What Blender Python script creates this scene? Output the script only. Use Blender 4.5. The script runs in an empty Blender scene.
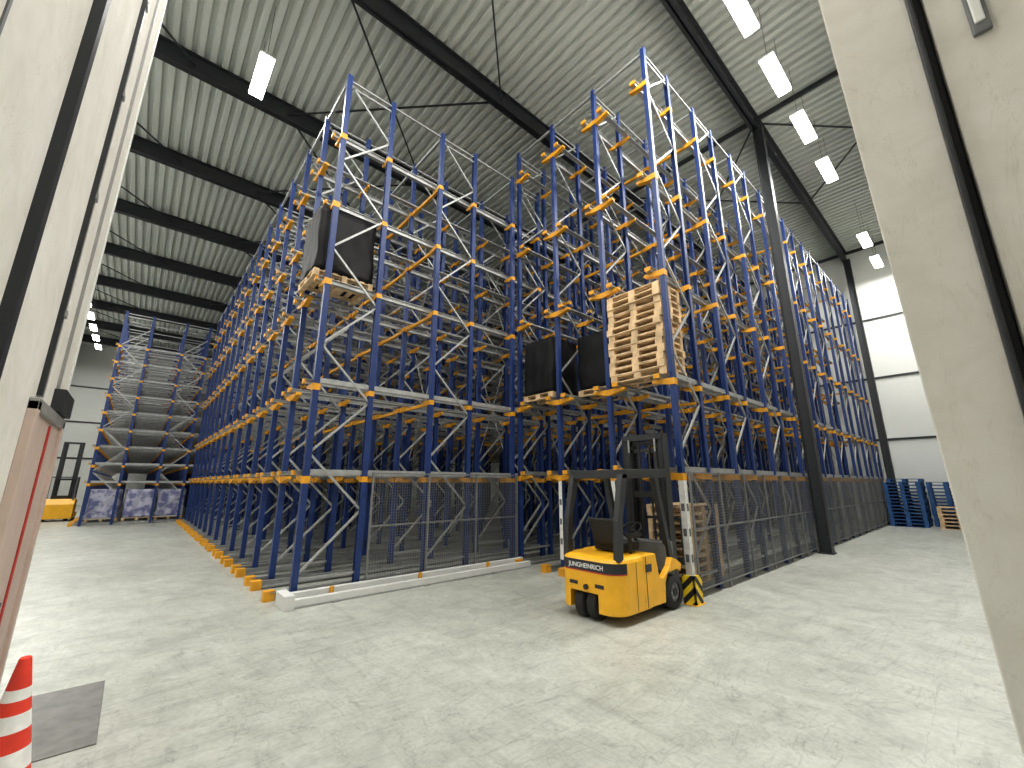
import bpy, math, random, bmesh
from mathutils import Vector, Matrix, noise
random.seed(7)
scene = bpy.context.scene
C = bpy.context.collection

# ------------------------------------------------------------------ materials
def mat(name, col, rough=0.5, metal=0.0, var=0.12, scale=6.0, bump=0.0, emit=None, estr=0.0, spec=None, col2=None):
    m = bpy.data.materials.new(name); m.use_nodes = True
    nt = m.node_tree; b = nt.nodes['Principled BSDF']
    b.inputs['Roughness'].default_value = rough
    b.inputs['Metallic'].default_value = metal
    if spec is not None: b.inputs['Specular IOR Level'].default_value = spec
    tc = nt.nodes.new('ShaderNodeTexCoord')
    n = nt.nodes.new('ShaderNodeTexNoise'); n.inputs['Scale'].default_value = scale; n.inputs['Detail'].default_value = 4
    nt.links.new(tc.outputs['Object'], n.inputs['Vector'])
    r = nt.nodes.new('ShaderNodeValToRGB')
    r.color_ramp.elements[0].position = 0.3 if not col2 else 0.42; r.color_ramp.elements[1].position = 0.7 if not col2 else 0.58
    r.color_ramp.elements[0].color = [c*(1-var) for c in col]+[1]
    r.color_ramp.elements[1].color = ([min(1, c*(1+var)) for c in col] if not col2 else list(col2))+[1]
    nt.links.new(n.outputs['Fac'], r.inputs['Fac'])
    nt.links.new(r.outputs['Color'], b.inputs['Base Color'])
    if bump:
        bp = nt.nodes.new('ShaderNodeBump'); bp.inputs['Strength'].default_value = bump; bp.inputs['Distance'].default_value = 0.02
        nt.links.new(n.outputs['Fac'], bp.inputs['Height']); nt.links.new(bp.outputs['Normal'], b.inputs['Normal'])
    if emit:
        b.inputs['Emission Color'].default_value = list(emit)+[1]; b.inputs['Emission Strength'].default_value = estr
    return m

M_blue = mat('blue_paint', (0.010, 0.033, 0.145), 0.42)
M_galv = mat('galvanised_steel', (0.38, 0.39, 0.39), 0.45, 0.4, 0.15, 9)
M_orange = mat('orange_paint', (0.72, 0.34, 0.018), 0.5)
M_dark = mat('dark_steel', (0.022, 0.025, 0.029), 0.5)
M_truck = mat('truck_steel', (0.030, 0.032, 0.035), 0.4)
M_mesh = mat('mesh_wire', (0.22, 0.225, 0.23), 0.5, 0.3)
M_wood = mat('pallet_wood', (0.66, 0.48, 0.29), 0.75, 0, 0.28, 5)
M_bluepal = mat('blue_pallet_paint', (0.02, 0.09, 0.26), 0.6, 0, 0.2)
M_black = mat('black_wrap', (0.006, 0.006, 0.007), 0.55, 0, 0.3, 3, spec=0.25)
M_rubber = mat('rubber', (0.02, 0.02, 0.02), 0.8)
M_yellow = mat('yellow_paint', (0.85, 0.45, 0.02), 0.38, 0, 0.08, 5)
M_white = mat('white_paint', (0.66, 0.67, 0.66), 0.5, 0, 0.04)
M_red = mat('red_paint', (0.50, 0.04, 0.03), 0.5)
M_cone = mat('cone_orange', (0.72, 0.05, 0.025), 0.5, 0, 0.15)
M_lilac = mat('packed_goods', (0.17, 0.18, 0.36), 0.35, 0, 0.1, 4, col2=(0.50, 0.50, 0.62))
M_panel = mat('sandwich_panel', (0.76, 0.78, 0.75), 0.55, 0, 0.03, 0.5)
M_ceil = mat('roof_deck', (0.55, 0.575, 0.54), 0.55, 0, 0.05, 0.5)
M_pink = mat('door_paint', (0.58, 0.46, 0.40), 0.6, 0, 0.06)
M_plate = mat('floor_plate_steel', (0.19, 0.19, 0.18), 0.5, 0.3, 0.2, 7)
M_lamp = mat('lamp_diffuser', (0.9, 0.9, 0.9), 0.4, 0, 0, 1, 0, (1.0, 0.97, 0.90), 24.0)
M_grey = mat('grey_plastic', (0.16, 0.165, 0.17), 0.5)
M_track = mat('track_steel', (0.33, 0.33, 0.32), 0.5, 0.3)
M_label = mat('label_white', (0.8, 0.8, 0.78), 0.6, 0, 0.1, 14)

def layered(name, base, layers, rough=(0.3, 0.55), bump=0.08, bscale=9):
    m = bpy.data.materials.new(name); m.use_nodes = True
    nt = m.node_tree; L = nt.links; b = nt.nodes['Principled BSDF']
    tc = nt.nodes.new('ShaderNodeTexCoord')
    def nz(scale, det, dist=0.0, sc=(1, 1, 1), rot=0):
        mp = nt.nodes.new('ShaderNodeMapping'); mp.inputs['Scale'].default_value = sc; mp.inputs['Rotation'].default_value = (0, 0, rot)
        L.new(tc.outputs['Object'], mp.inputs['Vector'])
        n = nt.nodes.new('ShaderNodeTexNoise'); n.inputs['Scale'].default_value = scale; n.inputs['Detail'].default_value = det
        n.inputs['Distortion'].default_value = dist; n.inputs['Roughness'].default_value = 0.62
        L.new(mp.outputs['Vector'], n.inputs['Vector']); return n
    def ramp(n, p0, c0, p1, c1, mid=None):
        r = nt.nodes.new('ShaderNodeValToRGB'); e = r.color_ramp.elements
        e[0].position = p0; e[0].color = list(c0)+[1]; e[1].position = p1; e[1].color = list(c1)+[1]
        if mid:
            q = e.new(mid[0]); q.color = list(mid[1])+[1]
        L.new(n.outputs['Fac'], r.inputs['Fac']); return r
    def mul(a, c):
        x = nt.nodes.new('ShaderNodeMix'); x.data_type = 'RGBA'; x.blend_type = 'MULTIPLY'; x.inputs[0].default_value = 1
        L.new(a, x.inputs[6]); L.new(c, x.inputs[7]); return x.outputs[2]
    o = ramp(nz(0.45, 8, 0.6), 0.3, base[0], 0.7, base[1]).outputs[0]
    for (nzargs, rargs) in layers: o = mul(o, ramp(nz(*nzargs), *rargs).outputs[0])
    L.new(o, b.inputs['Base Color'])
    rr = ramp(nz(3.1, 8), 0.3, (rough[0],)*3, 0.7, (rough[1],)*3); L.new(rr.outputs[0], b.inputs['Roughness'])
    bp = nt.nodes.new('ShaderNodeBump'); bp.inputs['Strength'].default_value = bump; bp.inputs['Distance'].default_value = 0.01
    L.new(nz(bscale, 8).outputs['Fac'], bp.inputs['Height']); L.new(bp.outputs['Normal'], b.inputs['Normal'])
    return m
W1 = (1, 1, 1)
M_floor = layered('concrete_floor', ((0.40, 0.415, 0.375), (0.53, 0.545, 0.50)), [
    ((2.6, 10, 1.2), (0.35, (0.82,)*3, 0.6, W1)),
    ((24, 6), (0.3, (0.84,)*3, 0.6, W1)),
    ((1.1, 7, 2.5, (0.25, 2.2, 1), 0.3), (0.55, W1, 0.8, (0.72, 0.72, 0.71))),
    ((1.3, 7, 2.0, (2.4, 0.25, 1), -0.2), (0.56, W1, 0.8, (0.75, 0.75, 0.74))),
    ((0.7, 3, 3.0, (0.5, 2.0, 1), 0.8), (0.488, W1, 0.512, W1, (0.50, (0.80, 0.80, 0.80)))),
    ((0.9, 3, 3.0, (2.0, 0.4, 1), 0.5), (0.49, W1, 0.51, W1, (0.50, (0.82, 0.82, 0.82)))),
    ((7.0, 4, 0.5), (0.66, W1, 0.74, (0.80, 0.80, 0.79))),
])
M_wall = layered('plaster_wall', ((0.66, 0.64, 0.585), (0.76, 0.745, 0.70)), [
    ((3, 8, 1.0), (0.3, (0.90, 0.89, 0.87), 0.6, W1)),
    ((0.9, 5, 4.0, (1, 1, 0.4)), (0.494, W1, 0.506, W1, (0.50, (0.90, 0.89, 0.87)))),
], (0.7, 0.9), 0.3, 5)

def stripe_mat():
    m = bpy.data.materials.new('hazard_stripes'); m.use_nodes = True
    nt = m.node_tree; L = nt.links; b = nt.nodes['Principled BSDF']
    tc = nt.nodes.new('ShaderNodeTexCoord'); s = nt.nodes.new('ShaderNodeSeparateXYZ'); L.new(tc.outputs['Object'], s.inputs[0])
    def mth(op, a, c):
        n = nt.nodes.new('ShaderNodeMath'); n.operation = op
        for i, v in enumerate((a, c)):
            if isinstance(v, (int, float)): n.inputs[i].default_value = v
            else: L.new(v, n.inputs[i])
        return n.outputs[0]
    v = mth('ADD', mth('ADD', s.outputs[0], s.outputs[1]), s.outputs[2])
    v = mth('GREATER_THAN', mth('FRACT', mth('MULTIPLY', v, 5.0), 0), 0.5)
    x = nt.nodes.new('ShaderNodeMix'); x.data_type = 'RGBA'; L.new(v, x.inputs[0])
    x.inputs[6].default_value = (0.85, 0.6, 0.02, 1); x.inputs[7].default_value = (0.015, 0.015, 0.015, 1)
    L.new(x.outputs[2], b.inputs['Base Color']); b.inputs['Roughness'].default_value = 0.5
    return m
M_haz = stripe_mat()

# ------------------------------------------------------------------ mesh builder
class MB:
    def __init__(s): s.v = []; s.f = []; s.m = []; s.sm = []; s.mats = []
    def mi(s, m):
        if m not in s.mats: s.mats.append(m)
        return s.mats.index(m)
    def add(s, vs, fs, m, smooth=False):
        o = len(s.v); s.v += [tuple(v) for v in vs]; k = s.mi(m)
        for f in fs: s.f.append([i+o for i in f]); s.m.append(k); s.sm.append(smooth)
    def box(s, x0, x1, y0, y1, z0, z1, m):
        s.add([(x0,y0,z0),(x1,y0,z0),(x1,y1,z0),(x0,y1,z0),(x0,y0,z1),(x1,y0,z1),(x1,y1,z1),(x0,y1,z1)],
              [(0,3,2,1),(4,5,6,7),(0,1,5,4),(1,2,6,5),(2,3,7,6),(3,0,4,7)], m)
    def extr(s, pts, vec, m):
        n = len(pts); vec = Vector(vec); p = [Vector(q) for q in pts]
        vs = p+[q+vec for q in p]
        nrm = Vector((0,0,0))
        for i in range(n): nrm += p[i].cross(p[(i+1)%n])
        flip = nrm.dot(vec) > 0
        bot = list(range(n)); top = list(range(n, 2*n))
        sides = [(i, (i+1)%n, (i+1)%n+n, i+n) for i in range(n)]
        if flip: bot = bot[::-1]
        else: top = top[::-1]; sides = [q[::-1] for q in sides]
        s.add(vs, [bot, top]+sides, m)
    def bar(s, p0, p1, w, h, m, up=(0,0,1)):
        p0 = Vector(p0); p1 = Vector(p1); d = (p1-p0).normalized(); up = Vector(up)
        if abs(d.dot(up)) > 0.99: up = Vector((1,0,0))
        a = d.cross(up).normalized()*w/2; b = a.cross(d).normalized()*h/2
        s.extr([p0-a-b, p0+a-b, p0+a+b, p0-a+b], p1-p0, m)
    def cyl(s, p0, p1, r, m, n=14, r1=None):
        if r1 is None: r1 = r
        p0 = Vector(p0); p1 = Vector(p1); d = (p1-p0).normalized()
        up = Vector((0,0,1)) if abs(d.z) < 0.95 else Vector((1,0,0))
        a = d.cross(up).normalized(); b = d.cross(a)
        c0 = [p0+(a*math.cos(t)+b*math.sin(t))*r for t in [2*math.pi*i/n for i in range(n)]]
        c1 = [p1+(a*math.cos(t)+b*math.sin(t))*r1 for t in [2*math.pi*i/n for i in range(n)]]
        s.add(c0+c1, [(i,(i+1)%n,(i+1)%n+n,i+n) for i in range(n)], m, True)
        s.add(c0, [list(range(n))[::-1]], m); s.add(c1, [list(range(n))], m)
    def lathe(s, prof, center, axis, m, n=28):
        c = Vector(center); d = Vector(axis).normalized()
        up = Vector((0,0,1)) if abs(d.z) < 0.95 else Vector((1,0,0))
        a = d.cross(up).normalized(); b = d.cross(a)
        vs = []; k = len(prof)
        for i in range(n):
            t = 2*math.pi*i/n; e = a*math.cos(t)+b*math.sin(t)
            for (h, r) in prof: vs.append(c+d*h+e*r)
        fs = []
        for i in range(n):
            j = (i+1) % n
            for q in range(k-1): fs.append((i*k+q, j*k+q, j*k+q+1, i*k+q+1))
        s.add(vs, fs, m, True)
    def torus(s, c, axis, R, r, m, n=24, k=8):
        prof = [(r*math.sin(2*math.pi*i/k), R+r*math.cos(2*math.pi*i/k)) for i in range(k+1)]
        s.lathe(prof, c, axis, m, n)
    def obj(s, name, parent=None, bevel=0, seg=2, loc=None):
        me = bpy.data.meshes.new(name); me.from_pydata(s.v, [], s.f)
        for m in s.mats: me.materials.append(m)
        me.polygons.foreach_set('material_index', s.m); me.polygons.foreach_set('use_smooth', s.sm); me.update()
        o = bpy.data.objects.new(name, me); C.objects.link(o)
        if parent: o.parent = parent
        if loc: o.location = loc
        if bevel:
            b = o.modifiers.new('bev', 'BEVEL'); b.width = bevel; b.segments = seg; b.limit_method = 'ANGLE'; b.angle_limit = 0.6
        return o
def empty(name, loc=(0,0,0)):
    e = bpy.data.objects.new(name, None); e.location = loc; C.objects.link(e); return e

# ------------------------------------------------------------------ shell
XL, XR, YF, YB, ZC = -5.6, 27.5, -4.0, 52.0, 14.1
b = MB(); b.box(XL, XR, YF, YB, -0.2, 0, M_floor); b.obj('floor')
b = MB()
p = 0.30; x = XL; pts = []
while x < XR:
    pts += [(x, ZC), (x+0.13, ZC), (x+0.165, ZC+0.11), (x+0.265, ZC+0.11)]; x += p
vs = []
for (px, pz) in pts: vs += [(px, YF, pz), (px, YB, pz)]
b.add(vs, [(2*i, 2*i+1, 2*i+3, 2*i+2) for i in range(len(pts)-1)], M_ceil)
b.box(XL, XR+0.3, YF, YB, ZC+0.13, ZC+0.25, M_ceil)
b.obj('ceiling')

def wall(x0, x1, y0, y1, m=M_panel, z1=ZC):
    b = MB(); b.box(x0, x1, y0, y1, 0, z1, m); return b
b = wall(XR, XR+0.2, YF, YB)
for z in (3.9, 7.0, 10.1): b.box(XR-0.05, XR, YF, YB, z-0.05, z+0.05, M_dark)
b.obj('wall_right')
b = wall(XL, XR, YB, YB+0.2)
for z in (3.9, 7.0, 10.1): b.box(XL, XR, YB-0.05, YB, z-0.07, z+0.07, M_dark)
b.obj('wall_back')
wall(XL-0.2, XL, YF, YB).obj('wall_left')
wall(XL, XR, YF-0.2, YF).obj('wall_front')

# entry partition on the left (plane x = -0.6)
b = MB()
b.box(-0.78, -0.6, YF, 5.7, 0, ZC, M_wall)
for y in (0.9, 2.05):
    b.box(-0.6, -0.594, y-0.012, y+0.012, 0, ZC, M_grey)
b.box(-0.6, -0.55, 2.98, 3.07, 0, ZC, M_dark)
b.box(-0.6, -0.58, 3.10, 3.20, 0, ZC, M_track)
b.box(-0.6, -0.57, 4.33, 4.36, 2.4, ZC, M_dark)
b.box(-0.6, -0.575, 4.36, 4.44, 2.4, ZC, M_track)
b.box(-0.6, -0.58, 5.05, 5.08, 2.5, ZC, M_track)
for z in range(3, 13, 1): b.box(-0.6, -0.56, 4.34, 4.42, z, z+0.05, M_track)
b.box(-0.6, -0.53, 5.0, 5.62, 2.38, 2.56, M_dark)
b.box(-0.8, -0.59, 5.64, 5.71, 0, ZC, M_panel)
b.obj('wall_entry_left')
b = MB()
b.box(-0.6, -0.575, 4.25, 5.5, 0, 2.3, M_pink)
b.box(-0.575, -0.565, 4.95, 5.01, 0, 2.25, M_red)
b.box(-0.6, -0.55, 5.5, 5.60, 0, 2.34, M_pink); b.box(-0.6, -0.55, 4.15, 4.25, 0, 2.34, M_pink); b.box(-0.6, -0.55, 4.15, 5.60, 2.28, 2.36, M_track)
b.box(-0.575, -0.53, 4.4, 4.43, 1.0, 1.05, M_dark); b.box(-0.55, -0.53, 4.4, 4.52, 1.0, 1.03, M_dark)
b.obj('door_1', bevel=0.004)

# entry pier on the right + long partition
b = MB()
b.extr([(3.0, 0.11, 0), (3.0, -0.14, 0), (3.0, -0.14, ZC), (3.0, 0.46, ZC)], (XR-3.0, 0, 0), M_wall)
b.box(3.1, 3.3, -0.2, -0.14, 0, ZC, M_dark)
b.box(2.95, 3.0, -0.160, -0.135, 0, ZC, M_dark)
b.box(2.99, 3.3, -4, -0.2, 0, ZC, M_wall)
b.box(2.965, 2.99, -0.40, -0.33, 4.1, 4.9, M_grey)
b.box(2.955, 2.97, -0.385, -0.345, 4.16, 4.84, M_panel)
b.obj('wall_entry_right', bevel=0.01)
b = MB(); b.box(3.2, XR, 0.10, 0.14, 0, 0.12, M_panel); b.obj('baseboard_right', bevel=0.005)

# roof steel
b = MB()
def ibeam_x(y, z0=13.48, z1=ZC-0.01, w=0.23, x0=XL, x1=XR):
    b.box(x0, x1, y-w/2, y+w/2, z0, z0+0.04, M_dark); b.box(x0, x1, y-w/2, y+w/2, z1-0.04, z1, M_dark)
    b.box(x0, x1, y-0.02, y+0.02, z0, z1, M_dark)
BY = [3.35+5.08*i for i in range(-1, 10)]
for y in BY: ibeam_x(y)
for xx in (14.0, 26.9):
    b.box(xx-0.05, xx+0.05, YF, YB, 13.78, 13.92, M_dark)
b.obj('roof_beam')
b = MB()
for i in range(len(BY)-1):
    for xa in ((2.0, 7.0), (7.0, 2.0), (14, 20.3), (20.3, 14), (-5.4, -0.5)):
        b.bar((xa[0], BY[i], 13.75), (xa[1], BY[i+1], 13.75), 0.045, 0.045, M_dark)
b.obj('roof_bracing')
for (xx, yy) in ((14.0, 3.27), (26.9, 3.27)):
    b = MB()
    b.box(xx-0.13, xx+0.13, yy-0.14, yy-0.12, 0, 13.5, M_dark); b.box(xx-0.13, xx+0.13, yy+0.12, yy+0.14, 0, 13.5, M_dark)
    b.box(xx-0.012, xx+0.012, yy-0.12, yy+0.12, 0, 13.5, M_dark); b.box(xx-0.17, xx+0.17, yy-0.17, yy+0.17, 0, 0.03, M_dark)
    b.obj('steel_column')

# ------------------------------------------------------------------ lamps
def lamp(x, y, along='x', z=12.3, power=330):
    b = MB(); L = 0.75; w = 0.17  # fixture made wider to stand in for bloom around the lamp
    def bx(l, ww, z0, z1, m):
        if along == 'x': b.box(x-l, x+l, y-ww, y+ww, z0, z1, m)
        else: b.box(x-ww, x+ww, y-l, y+l, z0, z1, m)
    bx(L, w, z+0.02, z+0.08, M_white); bx(L-0.02, w-0.01, z-0.03, z+0.02, M_lamp)
    for s in (-0.6, 0.6):
        q = (x+s, y) if along == 'x' else (x, y+s)
        b.cyl((q[0], q[1], z+0.08), (q[0], q[1], ZC), 0.006, M_dark, 5)
    o = b.obj('ceiling_lamp')
    l = bpy.data.lights.new('lamp_light', 'AREA'); l.shape = 'RECTANGLE'; l.size = 1.4; l.size_y = 0.3; l.energy = power; l.color = (1, 0.985, 0.94)
    lo = bpy.data.objects.new('lamp_light', l); C.objects.link(lo); lo.parent = o; lo.location = (x, y, z-0.05)
    if along == 'y': lo.rotation_euler = (0, 0, math.pi/2)
P = 225
for x in (-4.8, -2.1, 0.6, 3.3, 6.0, 8.7, 11.1, 13.6, 16.3, 22.7, 25.5): lamp(x, 2.0, 'x', power=P)  # row carried on out of view over the camera, added to light the entry
for i in range(14): lamp(-3.7, 8.8+2.8*i, 'y', power=P*0.7)
for y in (11.07, 5.6): lamp(0.9, y, 'y', power=P*0.75)  # nearer one sits above the view, added for light at the entry

# ------------------------------------------------------------------ racking
def rack(name, x0, nf, ys, top, levels, labels=False, spacers=True):
    b = MB(); PW = 0.10; PD = 0.09; FW = 1.1; PITCH = 2.32
    xe = x0+(nf-1)*PITCH+FW
    for j, y in enumerate(ys):
        for i in range(nf):
            for k, x in enumerate((x0+i*PITCH, x0+i*PITCH+FW)):
                s = 1 if k == 0 else -1
                a = x; c = x+s*PW; t = 0.014*s
                prof = [(a, y-PD/2), (c, y-PD/2), (c, y-PD/2+0.014), (a+t, y-PD/2+0.014), (a+t, y+PD/2-0.014), (c, y+PD/2-0.014), (c, y+PD/2), (a, y+PD/2)]
                b.extr([(q[0], q[1], 0.01) for q in prof], (0, 0, top), M_blue)
                b.box(min(a, c)-0.03, max(a, c)+0.03, y-0.08, y+0.08, 0, 0.012, M_galv)
                for z in levels:
                    xm = x+s*0.05
                    front = (i == 0 and k == 0)
                    hw = 0.05 if front else 0.025
                    ar = 0.38 if front else 0.30
                    for sy in (-1, 1):
                        if (sy < 0 and j == 0) or (sy > 0 and j == len(ys)-1): continue
                        b.extr([(xm-hw, y+sy*0.045, z-0.21), (xm-hw, y+sy*ar, z-0.14), (xm-hw, y+sy*ar, z-0.09), (xm-hw, y+sy*0.045, z-0.09)], (2*hw, 0, 0), M_orange)
                    e = 0.056 if not front else 0.064
                    b.box(xm-e, xm+e, y-0.052, y+0.052, z-0.20 if not front else z-0.22, z-0.10, M_orange)
            xa = x0+i*PITCH+0.06; xb = x0+i*PITCH+FW-0.06
            z = 0.35; d = 0; st = 0.98
            b.bar((xa, y, 0.3), (xb, y, 0.3), 0.03, 0.038, M_galv)
            while z+st < top:
                b.bar((xa if d == 0 else xb, y, z), (xb if d == 0 else xa, y, z+st), 0.03, 0.038, M_galv)
                z += st; d = 1-d
            b.bar((xa, y, top-0.25), (xb, y, top-0.25), 0.03, 0.038, M_galv)
        for sy in (-1, 1):
            if (sy < 0 and j == 0) or (sy > 0 and j == len(ys)-1): continue
            yr = y+sy*0.20
            for z in [0.13]+list(levels):
                low = z < 0.2
                xs = x0-(0.24 if low else 0.10)
                hh = 0.07 if not low else 0.1
                b.box(xs, xe+0.1, yr-0.012, yr+0.012, z-hh-0.02, z, M_galv)
                b.box(xs, xe+0.1, min(yr, yr+sy*0.10), max(yr, yr+sy*0.10), z-hh, z-hh+0.015, M_galv)
                b.box(xs, xe+0.1, yr-0.04, yr+0.012, z-0.012, z, M_galv)
                if low: b.box(xs-0.08, xs+0.08, min(yr-sy*0.03, yr+sy*0.12), max(yr-sy*0.03, yr+sy*0.12), 0.0, 0.15, M_orange)
                else: b.box(xs-0.012, xs+0.03, min(yr-sy*0.03, yr+sy*0.09), max(yr-sy*0.03, yr+sy*0.09), z-0.08, z+0.003, M_orange)
        for z in levels[:2]:
            b.bar((x0, y, z-0.03), (xe, y, z-0.03), 0.02, 0.09, M_galv)
        b.bar((x0, y, top-0.1), (xe, y, top-0.1), 0.03, 0.035, M_galv)
    for i in range(nf):
        if spacers:
            for z in list(levels)[1:]:
                if i % 3 == 1:
                    x = x0+i*PITCH+0.05
                    b.box(x-0.03, x+0.03, ys[0], ys[-1], z-0.20, z-0.14, M_orange)
        x = x0+i*PITCH+0.05
        b.box(x-0.025, x+0.025, ys[0], ys[-1], top-0.12, top-0.07, M_galv)
        if i > 0:
            x = x0+i*PITCH+FW
            for k in range(len(ys)-1):
                if k % 3 == 1:
                    for (za, zb) in ((2.4, 5.5), (6, 9.4)):
                        b.bar((x, ys[k], za), (x, ys[k+1], zb), 0.02, 0.03, M_galv); b.bar((x, ys[k+1], za), (x, ys[k], zb), 0.02, 0.03, M_galv)
    if labels:
        for y in ys[:3]:
            b.box(x0-0.008, x0-0.001, y-0.045, y+0.045, 0.25, 1.85, M_label)
            for q in (0.55, 0.95, 1.35): b.box(x0-0.010, x0-0.0075, y-0.03, y+0.03, q, q+0.12, M_grey)
        b.box(x0, x0+0.1, ys[0]-0.055, ys[0]-0.047, 0.25, 1.85, M_label)
        for q in (0.55, 0.95, 1.35): b.box(x0+0.02, x0+0.08, ys[0]-0.057, ys[0]-0.054, q, q+0.12, M_grey)
    return b.obj(name)

ys1 = [7.68+1.41*i for i in range(14)]
rack('pallet_racking', 2.11, 11, ys1, 10.3, (2.02, 3.62, 5.65, 7.3, 8.9))
ys2 = [3.55, 4.92, 6.29, 7.62]
rack('pallet_racking', 6.97, 9, ys2, 11.2, (2.07, 3.75, 5.9, 8.05, 10.4), True)
ys3 = [26.4+1.41*i for i in range(17)]
rack('pallet_racking', -1.5, 4, ys3, 9.9, (1.9, 2.7, 3.5, 4.3, 5.1, 5.9, 6.7, 7.5, 8.3), spacers=False)

def fence(x0, x1, y, z0=0.12, z1=1.98, sp=0.05, name='mesh_fence'):
    b = MB(); w = 0.005
    n = int((x1-x0)/sp)
    for i in range(n+1):
        x = x0+i*sp; b.box(x-w/2, x+w/2, y-w/2, y+w/2, z0, z1, M_mesh)
    k = int((z1-z0)/sp)
    for i in range(k+1):
        z = z0+i*sp; b.box(x0, x1, y-w/2-0.003, y+w/2-0.003, z-w/2, z+w/2, M_mesh)
    m = max(1, round((x1-x0)/1.16))
    for i in range(m+1):
        x = x0+(x1-x0)*i/m; b.box(x-0.018, x+0.018, y-0.015, y+0.015, 0, z1+0.02, M_mesh)
    for z in (z0, (z0+z1)/2, z1): b.box(x0, x1, y-0.012, y+0.012, z-0.012, z+0.012, M_mesh)
    b.obj(name)
fence(7.12, 26.0, 3.465)
fence(3.3, 6.85, 7.58)

# floor guides at front of left block
b = MB()
for (y, h) in ((7.46, 0.17), (7.22, 0.12)):
    b.box(2.0, 6.9, y-0.05, y+0.05, 0.02, h, M_white); b.box(2.0, 6.9, y-0.07, y+0.07, 0.0, 0.02, M_galv)
b.box(1.9, 2.04, 7.1, 7.6, 0, 0.2, M_white)
for x in (2.6, 4.2, 5.8): b.box(x, x+0.12, 7.12, 7.55, 0, 0.03, M_galv); b.box(x+0.03, x+0.09, 7.36, 7.41, 0.02, 0.19, M_orange)
b.obj('floor_guide_rail', bevel=0.006)

# ------------------------------------------------------------------ pallets
def pallet(b, cx, cy, z, rot, m, L=1.2, W=0.8):
    R = Matrix.Rotation(rot, 3, 'Z')
    def bx(x0, x1, y0, y1, z0, z1):
        v = [(x0,y0,z0),(x1,y0,z0),(x1,y1,z0),(x0,y1,z0),(x0,y0,z1),(x1,y0,z1),(x1,y1,z1),(x0,y1,z1)]
        v = [R @ Vector(q)+Vector((cx, cy, z)) for q in v]
        b.add(v, [(0,3,2,1),(4,5,6,7),(0,1,5,4),(1,2,6,5),(2,3,7,6),(3,0,4,7)], m)
    for y in (-W/2, -0.05, W/2-0.1): bx(-L/2, L/2, y, y+0.1, 0, 0.022)
    for y in (-W/2, -0.05, W/2-0.1):
        for x in (-L/2, -0.07, L/2-0.14): bx(x, x+0.14, y, y+0.1, 0.022, 0.1)
    for x in (-L/2, -0.07, L/2-0.14): bx(x, x+0.14, -W/2, W/2, 0.1, 0.12)
    n = 7; bw = 0.093
    for i in range(n):
        y = -W/2+(W-bw)*i/(n-1); bx(-L/2, L/2, y, y+bw, 0.12, 0.14)
def stack(name, cx, cy, z, n, rot, m, jit=0.02):
    b = MB()
    for i in range(n): pallet(b, cx+random.uniform(-jit, jit), cy+random.uniform(-jit, jit)*0.7, z+i*0.143, rot+random.uniform(-jit, jit)*0.6, m)
    return b.obj(name)
stack('wooden_pallet_stack', 7.36, 4.235, 3.755, 13, math.pi/2, M_wood, 0.03)
stack('wooden_pallet_stack', 7.90, 4.04, 0.135, 9, 0.0, M_wood, 0.012)
stack('blue_pallet_stack', 26.3, 2.75, 0, 14, 1.57, M_bluepal)
stack('blue_pallet_stack', 26.3, 1.45, 0, 13, 1.57, M_bluepal)
stack('blue_pallet_stack', 25.35, 2.75, 0, 13, 1.57, M_bluepal)
stack('wooden_pallet_stack', 25.2, 1.2, 0, 6, 1.57, M_wood)

def load(name, x0, x1, y0, y1, z, h, m, n=12, amp=0.05):
    b = MB(); cx = (x0+x1)/2; cy = (y0+y1)/2
    pallet(b, cx, cy, z, math.pi/2, M_wood, y1-y0, x1-x0)
    z0 = z+0.142
    bm = bmesh.new(); bmesh.ops.create_cube(bm, size=1)
    bmesh.ops.subdivide_edges(bm, edges=bm.edges, cuts=n, use_grid_fill=True)
    vs = []
    for v in bm.verts:
        c = v.co.copy()
        rr = 1-0.04*(abs(c.x*2)**8 * abs(c.y*2)**8)
        t = c.z+0.5
        q = Vector((cx+c.x*(x1-x0)*rr, cy+c.y*(y1-y0)*rr, z0+t*h))
        nv = noise.noise_vector(Vector((q.x*6, q.y*6, q.z*1.8)))
        q += Vector((nv.x, nv.y, nv.z*0.5 if t > 0.02 else 0))*amp
        q.z = max(q.z, z0)
        vs.append(q)
    bm.verts.index_update()
    b.add(vs, [[v.index for v in f.verts] for f in bm.faces], m, True)
    bm.free(); return b.obj(name)
load('black_wrapped_pallet', 1.95, 3.1, 7.86, 8.92, 5.66, 1.35, M_black)
load('black_wrapped_pallet', 7.5, 8.5, 5.08, 6.12, 3.76, 1.3, M_black)
load('black_wrapped_pallet', 7.0, 8.0, 6.49, 7.46, 3.76, 1.35, M_black)
for i, x in enumerate((-1.35, -0.15, 1.0)):
    load('shrink_wrapped_goods_pallet', x, x+1.05, 26.65, 27.6, 0.14, 1.25, M_lilac)

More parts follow.
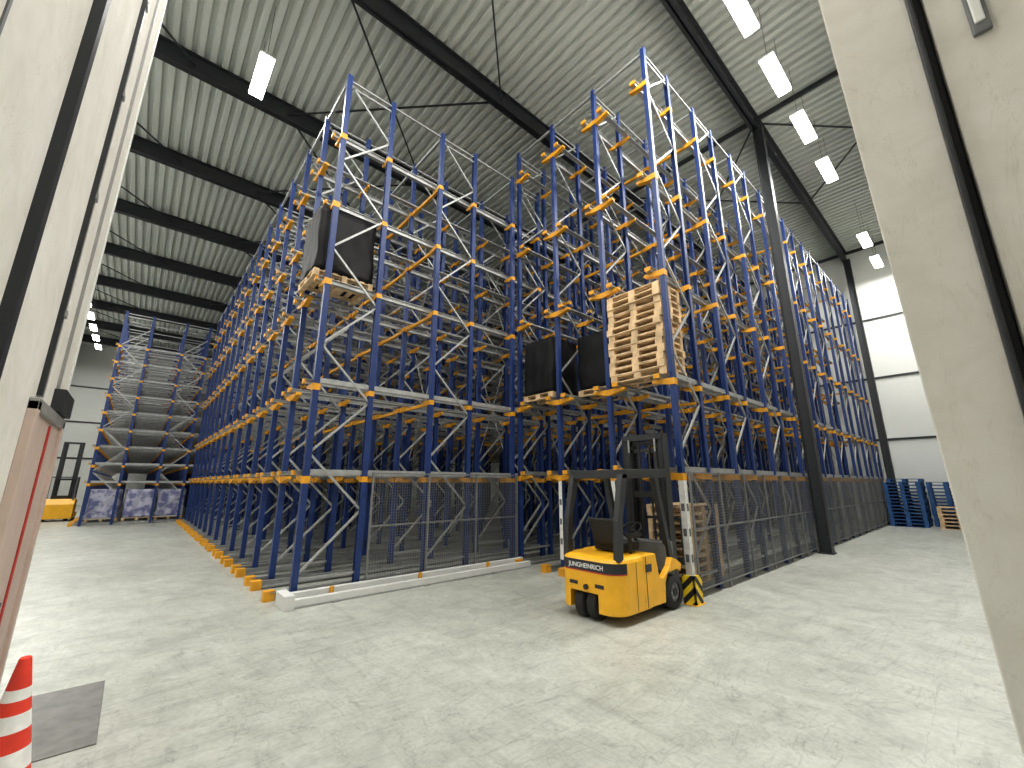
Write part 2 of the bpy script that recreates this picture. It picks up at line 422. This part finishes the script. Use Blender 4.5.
# ------------------------------------------------------------------ forklift
def outline(off=0.0, xf=0.75, w=0.52, r=0.24, n=7, x0=0.0):
    pts = [(xf, -w-off)]
    for i in range(n+1):
        a = -math.pi/2-math.pi/2*i/n
        pts.append((x0+r+(r+off)*math.cos(a), -w+r+(r+off)*math.sin(a)))
    for i in range(n+1):
        a = math.pi-math.pi/2*i/n
        pts.append((x0+r+(r+off)*math.cos(a), w-r+(r+off)*math.sin(a)))
    pts.append((xf, w+off)); return pts
def forklift(loc):
    root = empty('forklift', loc)
    b = MB()
    def loft(levels, m):
        rings = [[(x+(0 if x > 0.7 else dx), y, z) for (x, y) in outline(o)] for (z, o, dx) in levels]
        n = len(rings[0]); vs = [v for r in rings for v in r]; fs = []
        for k in range(len(rings)-1):
            for i in range(n):
                j = (i+1) % n; fs.append((k*n+j, k*n+i, (k+1)*n+i, (k+1)*n+j))
        fs.append(list(range(n))); fs.append([ (len(rings)-1)*n+i for i in range(n)][::-1])
        b.add(vs, fs, m)
    loft([(0.36, 0, 0.0), (0.76, 0, 0.0), (0.80, -0.015, 0.015), (0.82, -0.05, 0.05)], M_yellow)
    ol = outline(0)
    right = [q for q in ol if q[1] < -0.16]; right = right+[(0.0, -0.19), (0.75, -0.19)]
    left = [(0.75, 0.30), (0.02, 0.30)]+[q for q in ol if q[1] > 0.28]
    for poly in (right, left): b.extr([(q[0], q[1], 0.13) for q in poly], (0, 0, 0.25), M_yellow)
    b.obj('counterweight', root, 0.012)
    b = MB()
    prof = [(0.6,0.14),(1.13,0.14),(1.16,0.40),(1.24,0.52),(1.52,0.54),(1.62,0.50),(1.66,0.60),(1.52,0.68),(1.38,0.72),(1.30,0.60),(1.10,0.47),(1.00,0.50),(0.93,0.82),(0.6,0.82)]
    for s in (-1, 1):
        b.extr([(x, s*0.525, z) for x, z in prof], (0, -s*0.09, 0), M_yellow)
    b.box(0.6, 1.0, -0.44, 0.44, 0.16, 0.81, M_yellow)
    b.box(1.36, 1.6, -0.44, 0.44, 0.36, 0.92, M_grey)
    b.box(0.9, 1.6, -0.44, 0.44, 0.18, 0.42, M_dark)
    b.obj('chassis', root, 0.012)
    b = MB()
    def strip(z0, z1, off, ymin, ymax, xm, m):
        pts = [q for q in outline(off, n=14) if q[0] < xm and ymin <= q[1] <= ymax]
        vs = [(x, y, z0) for x, y in pts]+[(x, y, z1) for x, y in pts]; n = len(pts)
        b.add(vs, [(i, i+1, n+i+1, n+i) for i in range(n-1)], m)
    strip(0.635, 0.765, 0.004, -0.60, 0.60, 0.22, M_dark)
    strip(0.62, 0.635, 0.0045, -0.60, 0.60, 0.22, M_red)
    b.box(0.64, 0.80, -0.53, -0.526, 0.60, 0.70, M_dark)
    b.box(0.42, 0.425, -0.527, -0.523, 0.15, 0.76, M_dark)
    b.box(0.655, 0.665, -0.529, -0.524, 0.15, 0.80, M_dark)
    for s in (-1, 1): b.box(-0.008, 0.02, s*0.22-0.07, s*0.22+0.07, 0.44, 0.485, M_dark)
    b.cyl((-0.03, 0, 0.43), (0.02, 0, 0.43), 0.035, M_dark)
    b.obj('decals', root)
    t = bpy.data.curves.new('wordmark', 'FONT'); t.body = 'JUNGHEINRICH'; t.size = 0.085; t.align_x = 'CENTER'; t.extrude = 0.001; t.offset = 0.0012
    to = bpy.data.objects.new('wordmark', t); C.objects.link(to); to.parent = root
    to.rotation_euler = (math.pi/2, 0, -math.pi/2); to.location = (-0.008, 0.0, 0.669); t.materials.append(M_label)
    b = MB()
    def wheel(x, y, r, w, hub):
        b.lathe([(-w/2, r*0.55), (-w/2, r*0.9), (-w/2+0.02, r), (w/2-0.02, r), (w/2, r*0.9), (w/2, r*0.55)], (x, y, r), (0, 1, 0), M_rubber)
        b.cyl((x, y-w/2+0.02, r), (x, y+w/2-0.02, r), r*0.56, hub, 20)
        b.cyl((x, y-w/2, r), (x, y+w/2, r), r*0.22, M_dark, 12)
        for i in range(6):
            a = i*math.pi/3; b.cyl((x+r*0.38*math.cos(a), y-w/2+0.01, r+r*0.38*math.sin(a)), (x+r*0.38*math.cos(a), y+w/2-0.01, r+r*0.38*math.sin(a)), 0.014, M_galv, 6)
    wheel(1.42, -0.44, 0.235, 0.17, M_grey); wheel(1.42, 0.44, 0.235, 0.17, M_grey)
    wheel(0.20, -0.05, 0.20, 0.15, M_grey); wheel(0.20, 0.16, 0.20, 0.15, M_grey)
    b.box(0.12, 0.3, -0.0, 0.11, 0.28, 0.42, M_dark)
    b.obj('wheels', root)
    b = MB()
    b.box(0.52, 0.98, -0.25, 0.25, 0.84, 0.96, M_rubber)
    b.extr([(0.46, -0.22, 0.93), (0.56, -0.22, 0.93), (0.46, -0.18, 1.30), (0.37, -0.18, 1.30)], (0, 0.42, 0), M_rubber)
    b.box(0.55, 0.90, -0.36, -0.28, 1.03, 1.10, M_rubber); b.box(0.6, 0.66, -0.34, -0.28, 0.82, 1.06, M_rubber)
    b.obj('seat', root, 0.03, 3)
    b = MB()
    b.cyl((1.42, 0.03, 0.75), (1.22, 0.03, 1.08), 0.03, M_dark); b.torus((1.21, 0.03, 1.10), (-0.5, 0, 0.86), 0.16, 0.016, M_rubber)
    for a in (0, 2.1, 4.2):
        d = Vector((math.cos(a)*0.86, math.sin(a), math.cos(a)*0.5))*0.15; b.bar((1.21, 0.03, 1.10), Vector((1.21, 0.03, 1.10))+d, 0.02, 0.012, M_rubber)
    b.obj('steering', root)
    b = MB(); T = 1.93
    for s in (-1, 1):
        y0 = s*0.44-0.045
        b.extr([(0.09, y0, 0.78), (0.20, y0, 0.78), (0.23, y0, 1.28), (0.41, y0, T), (0.28, y0, T), (0.13, y0, 1.30)], (0, 0.09, 0), M_truck)
        b.bar((1.47, s*0.45, 0.60), (1.18, s*0.44, T-0.02), 0.09, 0.09, M_truck)
        b.bar((0.28, s*0.44, T), (1.50, s*0.44, T+0.03), 0.09, 0.13, M_truck)
    for i in range(10):
        x = 0.31+i*0.128; b.bar((x, -0.44, T), (x, 0.44, T), 0.02 if 0 < i < 9 else 0.06, 0.08 if i else 0.12, M_truck)
    b.cyl((0.32, -0.36, T+0.04), (0.32, -0.36, T+0.12), 0.04, M_orange)
    b.obj('overhead_guard', root, 0.006)
    b = MB(); H = 2.62
    def chan(x0, x1, y, s, z0, z1, t=0.015, d=0.06):
        b.box(x0, x1, y-t/2, y+t/2, z0, z1, M_truck)
        for (u, v) in ((x0, x0+t), (x1-t, x1)): b.box(u, v, min(y, y-s*d), max(y, y-s*d), z0, z1, M_truck)
    for s in (-1, 1):
        chan(1.64, 1.80, s*0.38, s, 0.09, H, 0.03, 0.09)
        chan(1.70, 1.83, s*0.28, s, 0.12, H-0.05, 0.025)
        chan(1.74, 1.86, s*0.21, s, 0.14, H-0.1, 0.02, 0.04)
        b.cyl((1.62, s*0.25, 0.15), (1.62, s*0.25, H-0.3), 0.035, M_truck); b.cyl((1.62, s*0.25, H-0.3), (1.62, s*0.25, H-0.08), 0.018, M_galv)
        b.bar((1.69, s*0.10, 0.3), (1.69, s*0.10, H-0.15), 0.03, 0.015, M_truck)
        b.cyl((1.35, s*0.30, 0.5), (1.66, s*0.34, 0.62), 0.03, M_dark)
    for z in (0.22, 0.85, 1.62, 2.57): b.box(1.62, 1.68, -0.38, 0.38, z-0.05, z+0.05, M_truck)
    for z in (2.35, 2.48): b.box(1.70, 1.76, -0.30, 0.30, z-0.03, z+0.03, M_truck)
    for z in (0.22, 0.60): b.box(1.87, 1.91, -0.46, 0.46, z-0.05, z+0.05, M_truck)
    for i in range(7): b.box(1.88, 1.90, -0.45+i*0.15-0.01, -0.45+i*0.15+0.01, 0.6, 1.25, M_truck)
    b.box(1.87, 1.91, -0.46, 0.46, 1.22, 1.26, M_truck)
    b.obj('mast', root, 0.003)
    b = MB()
    for s in (-1, 1):
        y = 0.09+s*0.185
        b.box(1.91, 1.95, y-0.05, y+0.05, 0.17, 0.68, M_dark)
        b.extr([(1.91, y-0.05, 0.168), (2.95, y-0.05, 0.172), (2.95, y-0.05, 0.185), (1.91, y-0.05, 0.21)], (0, 0.10, 0), M_dark)
    b.obj('forks', root, 0.003)
    return root
forklift((4.85, 3.95, 0))

# reach truck, far aisle
root = empty('reach_truck', (-2.6, 31.2, 0))
b = MB()
b.extr([(-0.6, -0.9, 0.12), (-0.6, 0.3, 0.12), (-0.6, 0.3, 1.0), (-0.6, -0.2, 1.05), (-0.6, -0.75, 1.05), (-0.6, -0.95, 0.8)], (1.2, 0, 0), M_yellow)
b.box(-0.6, -0.42, 0.3, 1.5, 0.1, 0.36, M_yellow); b.box(0.42, 0.6, 0.3, 1.5, 0.1, 0.36, M_yellow)
b.obj('body', root, 0.03)
b = MB()
for s in (-1, 1):
    b.box(s*0.34-0.05, s*0.34+0.05, 0.5, 0.66, 0.1, 3.9, M_dark); b.box(s*0.24-0.04, s*0.24+0.04, 0.55, 0.68, 0.15, 3.8, M_dark)
    b.bar((s*0.5, -0.8, 1.0), (s*0.5, -0.5, 2.1), 0.06, 0.06, M_dark); b.bar((s*0.5, 0.25, 1.0), (s*0.5, 0.2, 2.1), 0.06, 0.06, M_dark)
    b.cyl((s*0.5-0.07, 1.35, 0.15), (s*0.5+0.07, 1.35, 0.15), 0.15, M_rubber); b.cyl((s*0.4-0.07, -0.6, 0.17), (s*0.4+0.07, -0.6, 0.17), 0.17, M_rubber)
for z in (0.5, 2.0, 3.85): b.box(-0.38, 0.38, 0.48, 0.54, z-0.05, z+0.05, M_dark)
for i in range(7): b.box(-0.5, 0.5, -0.5+i*0.12-0.015, -0.5+i*0.12+0.015, 2.08, 2.12, M_dark)
b.box(-0.3, 0.3, -0.3, 0.2, 1.0, 1.2, M_rubber); b.box(-0.25, 0.25, 0.7, 0.75, 0.2, 0.8, M_dark)
for s in (-0.2, 0.2): b.box(s-0.05, s+0.05, 0.72, 1.7, 0.16, 0.2, M_dark)
b.obj('mast_and_guard', root)

# ------------------------------------------------------------------ cone, plate, guard
def cone(x, y):
    b = MB()
    H = 0.75; r0 = 0.15; r1 = 0.028
    def rad(z): return r0+(r1-r0)*(z-0.03)/(H-0.03)
    segs = [(0.03, 0.16, M_cone), (0.16, 0.27, M_label), (0.27, 0.37, M_cone), (0.37, 0.46, M_label), (0.46, 0.53, M_cone), (0.53, 0.59, M_label), (0.59, 0.75, M_cone)]
    for (a, c, m) in segs: b.lathe([(a, rad(a)), (c, rad(c))], (x, y, 0), (0, 0, 1), m, 36)
    b.lathe([(H, r1), (H+0.006, r1-0.006), (H-0.01, r1-0.010), (H-0.2, 0.03)], (x, y, 0), (0, 0, 1), M_cone, 36)
    b.torus((x, y, 0.035), (0, 0, 1), 0.155, 0.015, M_cone, 36)
    pts = []
    for i in range(8):
        a = math.pi/8+i*math.pi/4; pts.append((x+0.2*math.cos(a), y+0.2*math.sin(a), 0))
    b.extr(pts, (0, 0, 0.03), M_cone)
    b.obj('traffic_cone')
cone(-0.33, 4.17)
b = MB(); b.box(-0.52, 0.09, 4.55, 5.85, 0.0, 0.008, M_plate); b.obj('floor_plate', bevel=0.002)
b = MB()
b.box(6.62, 6.65, 3.30, 3.50, 0, 0.42, M_haz); b.box(6.62, 6.86, 3.30, 3.33, 0, 0.42, M_haz)
b.box(6.60, 6.90, 3.28, 3.50, 0, 0.012, M_yellow)
b.obj('corner_guard', bevel=0.003)

# ------------------------------------------------------------------ world + camera
w = bpy.data.worlds.new('World'); scene.world = w; w.use_nodes = True
w.node_tree.nodes['Background'].inputs[0].default_value = (0.5, 0.52, 0.55, 1); w.node_tree.nodes['Background'].inputs[1].default_value = 0.3
cam = bpy.data.cameras.new('camera'); co = bpy.data.objects.new('camera', cam); C.objects.link(co)
cam.sensor_width = 36; cam.lens = 417/1024*36; cam.clip_start = 0.05; cam.clip_end = 300
co.location = (0, 0, 1.8); co.rotation_euler = (math.radians(90+13.4), 0, math.radians(-41.5))
scene.camera = co
scene.view_settings.view_transform = 'Standard'
scene.view_settings.exposure = 0.05
scene.view_settings.gamma = 0.92
